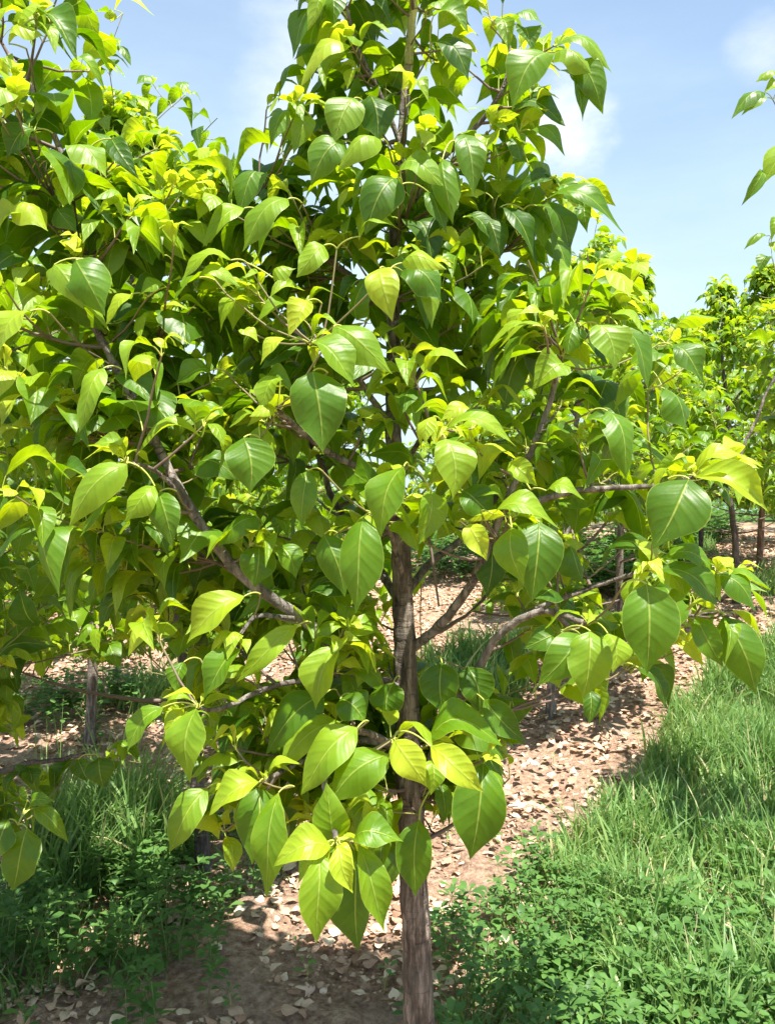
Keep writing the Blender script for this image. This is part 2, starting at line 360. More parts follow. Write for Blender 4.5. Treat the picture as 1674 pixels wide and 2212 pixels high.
# ------------------------------------------------------------ trees
UP = np.array([0, 0, 1.])
class Tree:
    def __init__(s, name, label, cat, base, leafL=.105, det=(9, 5), sides=6, group=None, seed=1, barkm=None):
        s.e = empty(name, tuple(base)); tag(s.e, label, cat, group)
        s.sk = []; s.skr = []; s.L = Leaves(); s.tw = Tubes(); s.pet = Tubes()
        s.leafL = leafL; s.det = det; s.sides = sides; s.r = np.random.default_rng(seed); s.bark = barkm or BARK
        s.tips = []; s.nc = -1; s.skip = False; s.cap = None; s.base = np.array(base, float); s.keep = .0
    def limb(s, pts, r0, r1, name='branch', sides=10, k=8, mat=None, wob=.004, sk=True):
        p = smooth_path(pts, k); n = len(p)
        p[1:-1] += (s.r.random((n-2, 3))-.5)*2*wob
        r = np.linspace(r0, r1, n)*(1+.025*np.sin(np.arange(n)*1.9))
        if name == 'trunk': r[:3] *= [1.18, 1.08, 1.02]
        t = Tubes(); t.add(p, r, sides, rough=.05); v, q, a = t.geo()
        link_mesh(name, v, q, [mat or s.bark], s.e, a)
        if sk: s.sk += list(p); s.skr += list(r)
        return p
    def shoot(s, P, lf=True, pairs=None, young=True, Lmul=1., q=None, thick=1.):
        P = np.asarray(P, float); mark = (len(s.L.r), len(s.tw.v), len(s.pet.v), len(s.sk), s.tw.n, s.pet.n, len(s.tips)); forced = pairs is not None
        sk = np.array(s.sk) if len(s.sk) != s.nc else s.ca; s.ca = sk; s.nc = len(s.sk); skr = np.array(s.skr)
        d = np.linalg.norm(sk-P, axis=1); hd = np.linalg.norm((sk-P)[:, :2], axis=1)
        cost = d+1.6*np.maximum(0, sk[:, 2]-(P[2]-.25*hd))+.15*(skr < .003)
        i = int(np.argmin(cost)) if q is None else q
        Q = sk[i]; D = np.linalg.norm(P-Q); r0 = min(skr[i]*.75, .0022+.011*D)*thick
        if D > .02:
            k = max(3, int(D/.03)); t = np.linspace(0, 1, k+1)[:, None]
            out = P-Q; c = Q+out*.5+UP*(-.12*D)+(s.r.random(3)-.5)*.10*D
            path = Q*(1-t)**2+2*c*t*(1-t)+P*t*t
            path[1:-1] += (s.r.random((k-1, 3))-.5)*.004
            rad = np.linspace(r0, .0016, k+1)
            s.tw.add(path, rad, s.sides if D > .1 else 5)
            s.sk += list(path[1:]); s.skr += list(rad[1:])
        else: path = np.array([Q, P])
        s.tips.append(P)
        if not lf: return
        ax = norm(path[-1]-path[-2]); 
        if abs(ax[2]) < .3: ax = norm(ax+UP*.5)
        ph = s.r.random()*3.14
        ref = norm(np.cross(ax, [.3, .9, .1])); e2 = np.cross(ax, ref)
        # leaf pairs going back from the tip
        ln = np.concatenate([[0], np.cumsum(np.linalg.norm(np.diff(path, axis=0), axis=1))]); tot = ln[-1]
        pairs = pairs if pairs is not None else s.r.integers(3, 6)
        pos = 0.
        for k in range(pairs):
            if pos > tot*.95+.005: break
            x = tot-pos; b = np.array([np.interp(x, ln, path[:, j]) for j in range(3)])
            for sg in (1, -1):
                a = ph+k*1.571+(s.r.random()-.5)*.7
                d_ = (ref*math.cos(a)+e2*math.sin(a))*sg
                L = s.leafL*Lmul*(.66+.16*min(k, 3)+.34*(s.r.random()-.5))
                s.leaf(b, d_+ax*.35, L, tone=((1.0 if s.skip else .8) if k == 0 else (.75 if s.skip else .55) if k == 1 else .33)+(s.r.random()-.5)*.6)
            pos += .030+.020*s.r.random()+(.01 if k else -.012)
        if young:
            for k in range(s.r.integers(2, 5)):
                a = s.r.random()*6.28; d_ = ref*math.cos(a)+e2*math.sin(a)
                s.leaf(P, d_*.8+ax*1.2, s.leafL*(.28+.25*s.r.random()), tone=(1.1 if s.skip else 1.0)+.45*s.r.random(), droop=.1)
        if not forced and len(s.L.r)-mark[0] < 4:      # a shoot that would stay almost bare is not grown
            del s.L.r[mark[0]:]; s.sk = s.sk[:mark[3]]; s.skr = s.skr[:mark[3]]; s.nc = -1; del s.tips[mark[6]:]
            for tb, a_, n_ in ((s.tw, mark[1], mark[4]), (s.pet, mark[2], mark[5])):
                del tb.v[a_:]; del tb.q[a_:]; del tb.a[a_:]; tb.n = n_
    def leaf(s, b, d, L, tone=.5, droop=None):
        r = s.r; d = norm(d+(r.random(3)-.5)*.3); pl = .14*L+.18*L*r.random()
        b1 = b+(d*.8+UP*.35)*pl
        dh = norm(np.array([d[0], d[1], 0.])+1e-4)
        if droop is None: droop = -.05+1.05*r.random()**.9+max(0, -d[2])*.3
        c = norm(dh*(1.0 if droop < .9 else .75)+UP*(.45*d[2]-droop)+(r.random(3)-.5)*.25)
        tip = b1+c*L
        hid = tip[1] > .3
        for f in (.5, .9):
            m_ = b1+(tip-b1)*f+UP*(.12*L if f == .5 else 0); px, py = proj(m_)
            if clear(px, py) and r.random() > s.keep: return
        if s.skip:
            for tz in TRUNKZ:
                px, py = proj(np.stack([b1, (b1+tip)/2, tip, (b1+3*tip)/4])); 
                if inpoly(px, py, tz).any() and b1[1] < s.base[1]+.03 and r.random() < .93: return
            if min(b1[1], tip[1]) < .78: return
        if s.cap is not None and len(s.cap):
            for m_ in (b1+(tip-b1)*.25, b1+(tip-b1)*.55, tip):
                px, py = proj(m_); C = s.cap; ex = C[:, 2]-C[:, 0]; ey = C[:, 3]-C[:, 1]
                k = np.clip(((px-C[:, 0])*ex+(py-C[:, 1])*ey)/(ex*ex+ey*ey), 0, 1)
                dd_ = np.hypot(px-C[:, 0]-k*ex, py-C[:, 1]-k*ey)
                if ((dd_ < C[:, 4]*.5+12) & (m_[1] < C[:, 5]+.02)).any(): return
        n = norm(UP*.75+dh*(.55 if droop > .5 else .15)+(r.random(3)-.5)*.95)
        w = L*(.40+.30*r.random())
        s.L.add(b1, tip, n, w, .15+(.32 if droop < .75 else .16)*r.random(), -.3+1.25*r.random(), .04+.07*r.random(), min(1.95, max(0.02, tone)), (r.random()-.5)*.12, .5*r.random()**2)
        if s.det[0] > 5:
            t = np.linspace(0, 1, 4)[:, None]; mid = (b+b1)/2+UP*.2*pl
            pp = b*(1-t)**2+2*mid*t*(1-t)+b1*t*t
            s.pet.add(pp, [.0013, .0011, .001, .0011], 4)
    def hand(s, bx, by, tx, ty, w, d, tone=.5, arch=None, nd=None, fold=None, dd=0.):
        b = P3(bx, by, d); t = P3(tx, ty, d-.02+dd); L = np.linalg.norm(t-b); wid = w/F*d
        r = s.r; ch = norm(t-b)
        steep = abs(ch[2])
        n = norm(np.array([0, -1., 0])*(.45+.55*steep)+UP*.7+(r.random(3)-.5)*np.array([1.1, .4, .5]))
        if arch is None: arch = .11+.20*(1-steep)+.07*r.random()
        f = (.15+.6*r.random())*(1 if r.random() < .8 else -.6) if fold is None else fold
        s.L.add(b, t, n, wid*1.04, arch, f, .06+.08*r.random(), tone, (r.random()-.5)*.25, .5*r.random())
        tp = np.array(s.tips) if len(s.tips) else np.zeros((0, 3))
        dist = np.linalg.norm(tp-b, axis=1) if len(tp) else np.array([9.])
        if dist.min() > .065:
            Q = b+norm(np.array([CX/F*0-b[0]+s.base[0], .12, .02]))*.025+np.array([0, .012, 0]); s.shoot(Q, lf=False, thick=.6); src = Q
        else: src = tp[int(np.argmin(dist))]
        tt = np.linspace(0, 1, 7)[:, None]; D = np.linalg.norm(b-src); c = (b+src)/2-ch*D*.15+UP*.18*D
        s.pet.add(src*(1-tt)**2+2*c*tt*(1-tt)+b*tt*tt, np.linspace(.0016, .0013, 7), 5)
    def finish(s):
        if s.tw.n:
            v, q, a = s.tw.geo(); link_mesh('twigs', v, q, [TWIG], s.e, a)
        parts = [(s.L.geo(*s.det), 0)]
        if s.pet.n: parts.append((s.pet.geo(), 1))
        v, q, a, mi = join(parts); link_mesh('crown', v, q, [LEAF, SHOOT], s.e, a, mi)
        return len(s.L.r)

# ---- the near sapling that fills the picture
D0 = 1.62; T0b = P3(905, 2212, D0); T0b = np.array([T0b[0]+.004, D0, -.02])
T = Tree('young_tree', 'nearest and largest tree, lime green leaves on a greyish trunk rising through the centre', 'tree', (T0b[0], D0, 0), .113, (11, 5), 7, 'young trees in the nursery rows', 11)
T.keep = .0; T.skip = True
def L3(l): return [P3(*p) for p in l]
p = T.limb([T0b]+L3([(905,2212,D0),(897,1960,D0),(885,1700,D0),(878,1500,D0),(872,1330,D0),(866,1170,D0),(852,1000,D0+.005),(850,800,D0+.01),(850,600,D0+.01)]), .0335, .0125, 'trunk', 22, 10, BARK_OLD, .0012)
T.limb(L3([(850,600,D0+.01),(853,480,D0+.01),(862,360,D0),(876,200,D0)]), .0118, .0098, 'leader', 12, 10, BARK, .0012)
T.limb(L3([(876,200,D0),(888,70,D0),(897,-60,D0),(905,-260,D0),(905,-420,D0)]), .0098, .005, 'leader_tip', 12, 8, BARK_GREEN, .001)
LIMBS = [
 ([(885,1500,D0),(780,1450,1.56),(660,1340,1.50),(520,1240,1.45),(400,1080,1.44),(310,900,1.47),(240,770,1.50),(190,670,1.53),(168,520,1.56),(140,350,1.58),(80,210,1.6),(20,120,1.62)], .012, .005),
 ([(890,1400,D0),(940,1360,1.58),(1000,1290,1.53),(1045,1205,1.49),(1095,1080,1.46),(1150,970,1.44),(1190,860,1.43),(1215,760,1.45)], .0105, .004),
 ([(885,1270,D0),(930,1215,1.68),(1000,1160,1.74),(1080,1060,1.80),(1150,900,1.85),(1190,760,1.88)], .009, .004),
 ([(900,1720,D0),(960,1580,1.56),(1030,1450,1.50),(1080,1370,1.46),(1170,1320,1.42),(1260,1345,1.38)], .0108, .005),
 ([(1080,1365,1.46),(1150,1320,1.47),(1260,1275,1.47),(1350,1245,1.44),(1400,1225,1.38)], .006, .0035),
 ([(1190,1320,1.42),(1300,1400,1.44),(1420,1340,1.47),(1500,1330,1.46),(1560,1320,1.42)], .005, .0025),
 ([(895,1640,D0),(830,1600,1.52),(760,1580,1.42),(700,1640,1.33),(715,1760,1.24),(725,1815,1.18)], .008, .004),
 ([(890,1620,D0),(760,1600,1.60),(640,1650,1.50),(570,1690,1.36)], .008, .004),
 ([(880,1330,D0),(800,1200,1.75),(720,1080,1.85),(695,1000,1.88),(640,900,1.92),(600,760,1.95)], .010, .004),
 ([(868,1120,D0),(800,1030,1.55),(700,970,1.48),(620,905,1.40),(600,880,1.34)], .008, .004),
 ([(862,960,D0),(790,840,1.55),(710,760,1.45),(665,740,1.36)], .007, .0035),
 ([(856,900,D0),(900,820,1.72),(990,640,1.80),(1080,520,1.80),(1180,420,1.74)], .009, .003),
 ([(860,700,D0),(760,600,1.66),(620,480,1.66),(560,420,1.62)], .007, .003),
 ([(866,480,D0),(950,350,1.62),(1050,250,1.58),(1100,150,1.56),(1090,50,1.56)], .007, .003),
 ([(872,330,D0),(820,200,1.60),(770,100,1.58),(750,20,1.58)], .006, .003),
 ([(862,1040,D0),(900,960,1.50),(945,930,1.38),(960,925,1.30)], .006, .0035),
 ([(870,1250,D0),(840,1150,1.50),(800,1110,1.36)], .006, .004),
 ([(660,1340,1.5),(560,1330,1.40),(520,1370,1.34)], .005, .003),
 ([(780,1450,1.56),(600,1480,1.46),(480,1530,1.36),(430,1530,1.30)], .006, .003),
 ([(400,1080,1.44),(340,1020,1.38),(285,1000,1.30)], .005, .003),
 ([(1090,1100,1.46),(1250,1060,1.42),(1400,1050,1.40),(1500,1030,1.36)], .007, .003),
]
for l, a, b in LIMBS: T.limb(L3(l), a, b, 'branch', 10, 6, None, .0012)
# bare twig hanging by the trunk
T.tw.add(smooth_path(L3([(915,1120,1.60),(930,1180,1.58),(938,1240,1.57),(948,1310,1.56)]), 5), np.linspace(.0035, .002, 16), 6)
# shoot tips that carry the leaf clusters seen from the front
for c in [(725,1818,1.18),(570,1688,1.36),(845,1600,1.36),(930,1608,1.36),(430,1530,1.30),(520,1375,1.34),(270,998,1.30),(600,882,1.34),(668,742,1.36),(960,928,1.30),
          (805,1110,1.34),(1270,1350,1.36),(1400,1235,1.36),(1500,1028,1.34),(1180,430,1.55),(1195,100,1.52),(640,235,1.5),(758,95,1.5),(855,560,1.45),(870,350,1.5),
          (1215,770,1.42),(1310,690,1.45),(1100,1120,1.30),(165,560,1.45),(80,40,1.5),(540,1180,1.42),(1560,1325,1.38),(1545,1240,1.36),(740,1390,1.4),(1060,280,1.5),(1120,290,1.55),(440,920,1.36),(1050,1640,1.34),(560,640,1.45)]:
    T.shoot(P3(*c), pairs=2, young=True, Lmul=.85)
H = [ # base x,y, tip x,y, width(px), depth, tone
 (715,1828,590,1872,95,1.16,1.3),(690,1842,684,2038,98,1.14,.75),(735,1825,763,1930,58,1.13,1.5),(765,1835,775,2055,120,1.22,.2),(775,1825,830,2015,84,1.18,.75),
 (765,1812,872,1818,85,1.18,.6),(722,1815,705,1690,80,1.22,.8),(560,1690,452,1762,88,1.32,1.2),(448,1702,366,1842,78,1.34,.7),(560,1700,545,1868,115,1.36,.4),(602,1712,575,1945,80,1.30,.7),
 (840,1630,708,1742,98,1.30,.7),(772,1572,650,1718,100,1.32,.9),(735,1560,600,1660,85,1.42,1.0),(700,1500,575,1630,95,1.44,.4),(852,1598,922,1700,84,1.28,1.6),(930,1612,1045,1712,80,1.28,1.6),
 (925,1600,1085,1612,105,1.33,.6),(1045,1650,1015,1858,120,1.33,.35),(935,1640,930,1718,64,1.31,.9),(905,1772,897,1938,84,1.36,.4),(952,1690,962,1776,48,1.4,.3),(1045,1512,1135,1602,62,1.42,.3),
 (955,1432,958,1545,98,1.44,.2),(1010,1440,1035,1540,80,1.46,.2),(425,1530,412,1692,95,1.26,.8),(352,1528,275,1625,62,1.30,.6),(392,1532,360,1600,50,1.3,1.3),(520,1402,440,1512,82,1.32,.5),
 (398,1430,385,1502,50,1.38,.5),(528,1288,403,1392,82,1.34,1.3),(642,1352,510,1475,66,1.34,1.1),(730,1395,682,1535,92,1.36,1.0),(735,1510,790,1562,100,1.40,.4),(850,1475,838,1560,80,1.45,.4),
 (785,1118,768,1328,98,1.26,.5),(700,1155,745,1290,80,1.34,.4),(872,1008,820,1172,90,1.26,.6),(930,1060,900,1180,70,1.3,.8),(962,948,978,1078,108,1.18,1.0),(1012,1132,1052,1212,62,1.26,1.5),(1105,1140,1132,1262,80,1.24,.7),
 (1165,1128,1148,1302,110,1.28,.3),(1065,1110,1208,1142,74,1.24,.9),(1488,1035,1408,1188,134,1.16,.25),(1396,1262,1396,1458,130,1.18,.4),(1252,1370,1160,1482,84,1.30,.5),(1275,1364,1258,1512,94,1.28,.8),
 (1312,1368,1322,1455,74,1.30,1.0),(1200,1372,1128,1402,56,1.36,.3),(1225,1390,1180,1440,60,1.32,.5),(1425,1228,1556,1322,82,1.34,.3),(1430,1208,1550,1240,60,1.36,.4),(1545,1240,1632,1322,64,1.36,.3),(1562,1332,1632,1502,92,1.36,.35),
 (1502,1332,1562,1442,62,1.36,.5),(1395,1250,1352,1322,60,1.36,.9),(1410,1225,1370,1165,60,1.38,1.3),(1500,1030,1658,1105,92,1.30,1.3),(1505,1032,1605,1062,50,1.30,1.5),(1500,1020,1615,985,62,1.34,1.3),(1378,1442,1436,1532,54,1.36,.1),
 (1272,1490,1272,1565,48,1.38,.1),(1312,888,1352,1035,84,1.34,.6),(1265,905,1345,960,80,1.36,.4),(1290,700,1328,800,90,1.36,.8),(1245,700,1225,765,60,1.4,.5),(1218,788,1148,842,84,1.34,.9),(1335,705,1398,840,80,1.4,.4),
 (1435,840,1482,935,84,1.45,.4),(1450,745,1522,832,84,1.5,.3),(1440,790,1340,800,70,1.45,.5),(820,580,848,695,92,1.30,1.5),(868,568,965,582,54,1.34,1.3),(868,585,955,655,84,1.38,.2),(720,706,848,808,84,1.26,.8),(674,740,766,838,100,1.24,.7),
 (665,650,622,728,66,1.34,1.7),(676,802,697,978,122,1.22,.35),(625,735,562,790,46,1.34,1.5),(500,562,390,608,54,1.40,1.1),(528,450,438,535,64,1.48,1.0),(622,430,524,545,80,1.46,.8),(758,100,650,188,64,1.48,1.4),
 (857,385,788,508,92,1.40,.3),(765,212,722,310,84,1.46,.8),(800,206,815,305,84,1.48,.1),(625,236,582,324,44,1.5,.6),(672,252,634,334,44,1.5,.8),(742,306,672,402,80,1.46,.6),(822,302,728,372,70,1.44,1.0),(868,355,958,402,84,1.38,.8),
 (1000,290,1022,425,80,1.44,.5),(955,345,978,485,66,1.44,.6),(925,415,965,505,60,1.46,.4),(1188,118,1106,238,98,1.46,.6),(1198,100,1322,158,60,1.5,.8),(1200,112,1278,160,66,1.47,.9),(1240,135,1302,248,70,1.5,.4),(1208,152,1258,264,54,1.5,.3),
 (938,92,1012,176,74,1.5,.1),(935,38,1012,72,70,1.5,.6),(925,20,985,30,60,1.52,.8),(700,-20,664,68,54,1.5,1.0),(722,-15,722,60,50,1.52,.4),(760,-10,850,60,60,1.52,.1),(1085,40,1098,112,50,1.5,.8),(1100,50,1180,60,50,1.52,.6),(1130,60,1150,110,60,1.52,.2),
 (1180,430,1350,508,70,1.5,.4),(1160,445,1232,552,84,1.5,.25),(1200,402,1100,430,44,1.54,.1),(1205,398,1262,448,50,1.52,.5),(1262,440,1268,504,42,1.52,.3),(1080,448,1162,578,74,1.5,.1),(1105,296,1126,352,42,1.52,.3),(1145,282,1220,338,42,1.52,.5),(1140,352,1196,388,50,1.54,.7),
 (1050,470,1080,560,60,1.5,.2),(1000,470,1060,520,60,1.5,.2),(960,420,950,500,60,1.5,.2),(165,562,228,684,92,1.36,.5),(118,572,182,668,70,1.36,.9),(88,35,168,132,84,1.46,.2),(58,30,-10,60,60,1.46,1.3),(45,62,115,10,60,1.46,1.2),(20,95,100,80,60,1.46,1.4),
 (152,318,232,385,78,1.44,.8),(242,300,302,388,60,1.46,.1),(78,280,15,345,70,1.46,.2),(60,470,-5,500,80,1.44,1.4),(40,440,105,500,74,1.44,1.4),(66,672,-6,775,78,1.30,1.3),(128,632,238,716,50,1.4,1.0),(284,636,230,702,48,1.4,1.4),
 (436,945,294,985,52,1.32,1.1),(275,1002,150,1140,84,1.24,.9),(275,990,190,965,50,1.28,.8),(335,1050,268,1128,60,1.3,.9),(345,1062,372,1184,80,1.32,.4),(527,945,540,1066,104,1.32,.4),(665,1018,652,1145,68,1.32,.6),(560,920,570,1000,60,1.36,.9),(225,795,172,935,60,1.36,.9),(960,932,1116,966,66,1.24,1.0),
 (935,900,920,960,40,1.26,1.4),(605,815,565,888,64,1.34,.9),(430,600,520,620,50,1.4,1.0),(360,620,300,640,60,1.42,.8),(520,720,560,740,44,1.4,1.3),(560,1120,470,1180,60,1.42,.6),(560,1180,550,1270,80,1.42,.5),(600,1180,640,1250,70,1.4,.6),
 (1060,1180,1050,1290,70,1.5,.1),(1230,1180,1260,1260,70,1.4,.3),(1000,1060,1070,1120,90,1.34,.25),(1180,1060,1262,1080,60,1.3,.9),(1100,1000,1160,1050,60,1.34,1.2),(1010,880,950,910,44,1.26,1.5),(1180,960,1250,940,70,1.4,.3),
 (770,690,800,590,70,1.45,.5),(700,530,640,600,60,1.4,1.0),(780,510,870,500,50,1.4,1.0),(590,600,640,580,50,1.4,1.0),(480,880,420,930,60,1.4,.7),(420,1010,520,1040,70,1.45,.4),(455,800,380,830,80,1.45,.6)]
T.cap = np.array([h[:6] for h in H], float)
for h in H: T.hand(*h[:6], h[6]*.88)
# the rest of the crown: shoots through its whole volume
def crownR(z):
    return np.interp(z, [.62, .8, 1.0, 1.25, 1.6, 1.9, 2.2, 2.5, 2.8], [.10, .34, .52, .66, .66, .50, .32, .22, .12])
tips = []
r = T.r
while len(tips) < 400:
    z = .78+1.95*r.random()**.95; a = r.random()*6.283; R_ = crownR(z)*math.sqrt(.10+.90*r.random())
    cx = .03+(-.04 if z > 1.5 else .02); pnt = np.array([cx+R_*math.cos(a), D0+.03+R_*math.sin(a)*.74, z])
    if pnt[1] < 1.12 or (pnt[1] > 1.86 and r.random() < .75): continue
    px, py = proj(pnt)
    if clear(px, py) or (z > 2.1 and r.random() < .75): continue
    if pnt[1] < 1.5 and r.random() < .38: continue
    if any(np.linalg.norm(pnt-o) < .052 for o in tips): continue
    tips.append(pnt)
tips.sort(key=lambda p_: np.hypot(p_[0]-.06, p_[1]-D0))
for p_ in tips: T.shoot(p_)
for i in range(75):       # the low skirt of leaves round the trunk
    pnt = P3(470+560*r.random(), 1330+480*r.random(), 1.36+.34*r.random()); px, py = proj(pnt)
    if not clear(px, py) and not clear(px-40, py+60): T.shoot(pnt)
# upper left limb carries its own leafage
for i in range(70):
    k = r.random(); base = P3(*[(60,150,1.6),(150,400,1.58),(180,560,1.55),(230,740,1.52),(320,920,1.48)][r.integers(0, 5)])
    pnt = base+(r.random(3)-.5)*np.array([.42, .40, .34]); px, py = proj(pnt)
    if pnt[1] > 1.25 and not clear(px, py): T.shoot(pnt)
print('main leaves', T.finish())

# ---- the other trees
def auto_tree(name, label, base, H_, crown, nsh, leafL, det, seed, r0=.03, lean=(0, 0), barkm=None, keep=0., z0=.55, group='young trees in the nursery rows', extra=()):
    t = Tree(name, label, 'tree', tuple(base), leafL, det, 5 if det[0] < 9 else 6, group, seed, barkm); t.keep = keep
    b = np.array(base, float); rr = t.r
    top = b+np.array([lean[0], lean[1], H_*.93])
    pts = [b-UP*.05]+[b+(top-b)*f+np.append((rr.random(2)-.5)*.05*(f < .95), 0) for f in (.2, .4, .6, .8, 1.)]
    t.limb(pts, r0, .006, 'trunk', 10, 6, barkm, .003)
    nl = 6
    for i in range(nl):
        f = .32+.5*i/nl; a = i*2.4+seed; o = b+(top-b)*f; Rr = crown*(1.05-.5*i/nl)*.75
        e = o+np.array([math.cos(a)*Rr, math.sin(a)*Rr, .28*H_*.6+.1])
        for _ in range(6):
            if clear(*proj(e)) or clear(*proj(o+(e-o)*.8)): e = o+(e-o)*.75
        t.limb([o, o+(e-o)*.5-UP*.04, e], .011*r0/.03, .004, 'branch', 7, 5, barkm, .004)
    n = 0; tries = 0
    while n < nsh and tries < nsh*12:
        tries += 1
        f = rr.random(); z = b[2]+z0+(H_-z0)*f
        Rc = crown*np.interp(f, [0, .2, .45, .68, .85, 1], [.55, .95, 1, .62, .28, .05])
        a = rr.random()*6.283; q_ = math.sqrt(.15+.85*rr.random())*Rc
        c = b+(top-b)*((z-b[2])/H_)
        pnt = np.array([c[0]+q_*math.cos(a), c[1]+q_*math.sin(a), z]); px, py = proj(pnt)
        if clear(px, py) and rr.random() > keep: continue
        t.shoot(pnt); n += 1
    for pnt in extra: t.shoot(P3(*pnt), pairs=3)
    return t
A = []
def gp(px, d): x = (px-CX)/F*d; return np.array([x, d, float(height(x, d))])
t = auto_tree('young_tree', 'leafy tree left of and behind the centre tree, dark trunk rising behind the grass tuft', gp(445, 3.0), 2.95, .95, 330, .11, (7, 5), 21, .03, (-.35, .1), BARK_DARK, extra=[(400,205,3.2),(470,255,3.0),(330,180,3.2),(480,300,3.1),(230,110,2.9),(360,300,3),(420,340,3)])
for h in [(248,22,336,36,34,2.9,1.3),(240,48,205,24,30,2.9,.4),(250,100,284,142,28,2.9,.3),(245,45,240,18,26,2.9,1.3),(215,75,190,70,30,2.9,.2)]: t.hand(*h)
t.finish()
t = auto_tree('young_tree', 'shaded young tree at the left edge of the picture with a low dark bough', np.array([-1.35, 2.05, 0.]), 3.0, .66, 230, .115, (9, 5), 22, .03, (.1, 0), BARK_DARK)
t.limb(L3([(-200,1720,2.0),(-20,1672,1.95),(90,1645,1.92),(185,1628,1.9)]), .010, .004, 'branch', 8, 6, BARK_DARK)
for px in [8, 40, 62, 70, 112, 150, 163]:
    b = P3(px, 1668-px*.2, 1.92)
    for sg in (-1, 1):
        if t.r.random() < .85:
            e = b+np.array([.05*sg*t.r.random(), .05*(t.r.random()-.5), -.03-.06*t.r.random()]); t.L.add(b+np.array([0, 0, -.006]), e, norm(np.array([sg*.6, -.8, .5])+t.r.random(3)*.5), .025+.025*t.r.random(), .2, .3, .04, .15)
t.hand(215,1636,225,1702,62,1.85,.1); t.hand(170,1640,190,1690,50,1.87,.1)
for h in [(60,1790,28,1925,95,1.5,.3),(20,1770,-20,1860,80,1.5,.2),(75,1745,150,1822,46,1.55,.5),(70,1740,120,1730,36,1.55,.4),(60,1730,45,1700,40,1.55,.4),(85,1350,42,1270,95,1.7,.1)]: t.hand(*h)
t.finish()
auto_tree('young_tree', 'further young tree on the left with a slim weathered trunk standing in dry leaves', gp(195, 4.25), 2.7, .95, 260, .11, (6, 3), 23, .03).finish()
auto_tree('young_tree', 'young tree behind the centre tree on its right, smooth pinkish trunk rooted in leaf litter', gp(1187, 4.6), 2.85, .9, 330, .115, (7, 5), 24, .031, (.25, .1), BARK, extra=[(1325,520,4.5),(1335,560,4.6),(1370,600,4.6),(1300,570,4.5),(1385,570,4.6),(1340,610,4.5),(1400,650,4.7)]).finish()
auto_tree('young_tree', 'young tree with a pale cracked trunk standing in green weeds in the right background', gp(1335, 6.1), 2.8, 1.0, 300, .12, (6, 3), 25, .033, (.1, 0), BARK_OLD).finish()
auto_tree('young_tree', 'slender distant tree whose thin trunk stands behind weeds at the bend of the row', gp(1512, 8.2), 2.6, 1.0, 240, .12, (5, 3), 26, .028, (0, 0), BARK_DARK).finish()
auto_tree('young_tree', 'young tree on a straight charcoal-dark trunk in the right background', gp(1590, 6.6), 2.6, .90, 270, .115, (6, 3), 27, .032, (-.12, 0), BARK_DARK, keep=.1, extra=[(1545,610,6.2),(1550,650,6.3),(1530,640,6.2),(1560,680,6.3),(1590,700,6.3),(1520,700,6.2)]).finish()
auto_tree('young_tree', 'young tree on a reddish brown trunk beside the charcoal-dark trunk at the right edge', gp(1640, 7.6), 2.9, 1.0, 280, .12, (6, 3), 28, .034, (.05, 0), BARK_RED, keep=.1).finish()
t = auto_tree('young_tree', 'tall tree cut off by the right edge with sparse drooping leaves against the sky', np.array([1.72, 2.95, 0.]), 3.1, .45, 34, .11, (7, 5), 29, .03, (.1, 0), BARK, keep=.0)
t.limb(L3([(1700,760,2.9),(1650,860,2.9),(1610,960,2.9),(1590,1010,2.9)])[::-1], .006, .004, 'branch', 7, 6)
for c in [(1668,215,2.5),(1680,360,2.5),(1668,560,2.7),(1640,640,2.8)]: t.shoot(P3(*c), pairs=0, young=False)
for k in range(16): t.shoot(P3(1625+110*t.r.random(), 640+300*t.r.random(), 3.0+.5*t.r.random()), Lmul=.85)
for h in [(1650,200,1578,258,44,2.5,.4),(1650,212,1600,250,30,2.5,.7),(1674,160,1630,178,30,2.5,.8),(1690,200,1645,205,44,2.5,.8),(1700,310,1645,400,62,2.5,.8),(1645,368,1600,445,36,2.5,.4),(1660,555,1640,590,36,2.7,.3),(1655,510,1605,540,22,2.7,.6),(1680,470,1665,520,30,2.7,.6),(1660,525,1690,560,28,2.7,.9)]: t.hand(*h)
t.finish()
# rows running on into the distance
far = [((-3.2, 5.6), 'young tree of the left row glimpsed beyond the slim weathered trunk'), ((-1.3, 7.4), 'distant young tree between the centre tree and the left row'), ((-3.9, 8.6), 'distant tree low behind the leaves at the left edge'),
       ((1.3, 8.4), 'distant young tree hidden behind the centre crown'), ((-.6, 10.5), 'far tree behind the centre trunk'), ((2.9, 10.2), 'far tree in the bend of the right hand row'),
       ((5.0, 9.2), 'far tree rising behind the dark and reddish trunks'), ((6.6, 11.6), 'far tree at the right edge of the background'), ((4.6, 13.5), 'far tree closing the right hand row'), ((-3.0, 13.), 'far tree on the left skyline'), ((1.8, 15.), 'far tree on the skyline behind the centre'), ((8.2, 15.5), 'furthest tree on the right skyline')]
for i, ((x, y), lab) in enumerate(far):
    auto_tree('young_tree', lab, np.array([x, y, float(height(x, y))]), 2.3+.3*(i % 3)/2, 1.15, 150, .15, (5, 3), 40+i, .03, (.05, 0), BARK_DARK if i % 2 else BARK, z0=.5).finish()

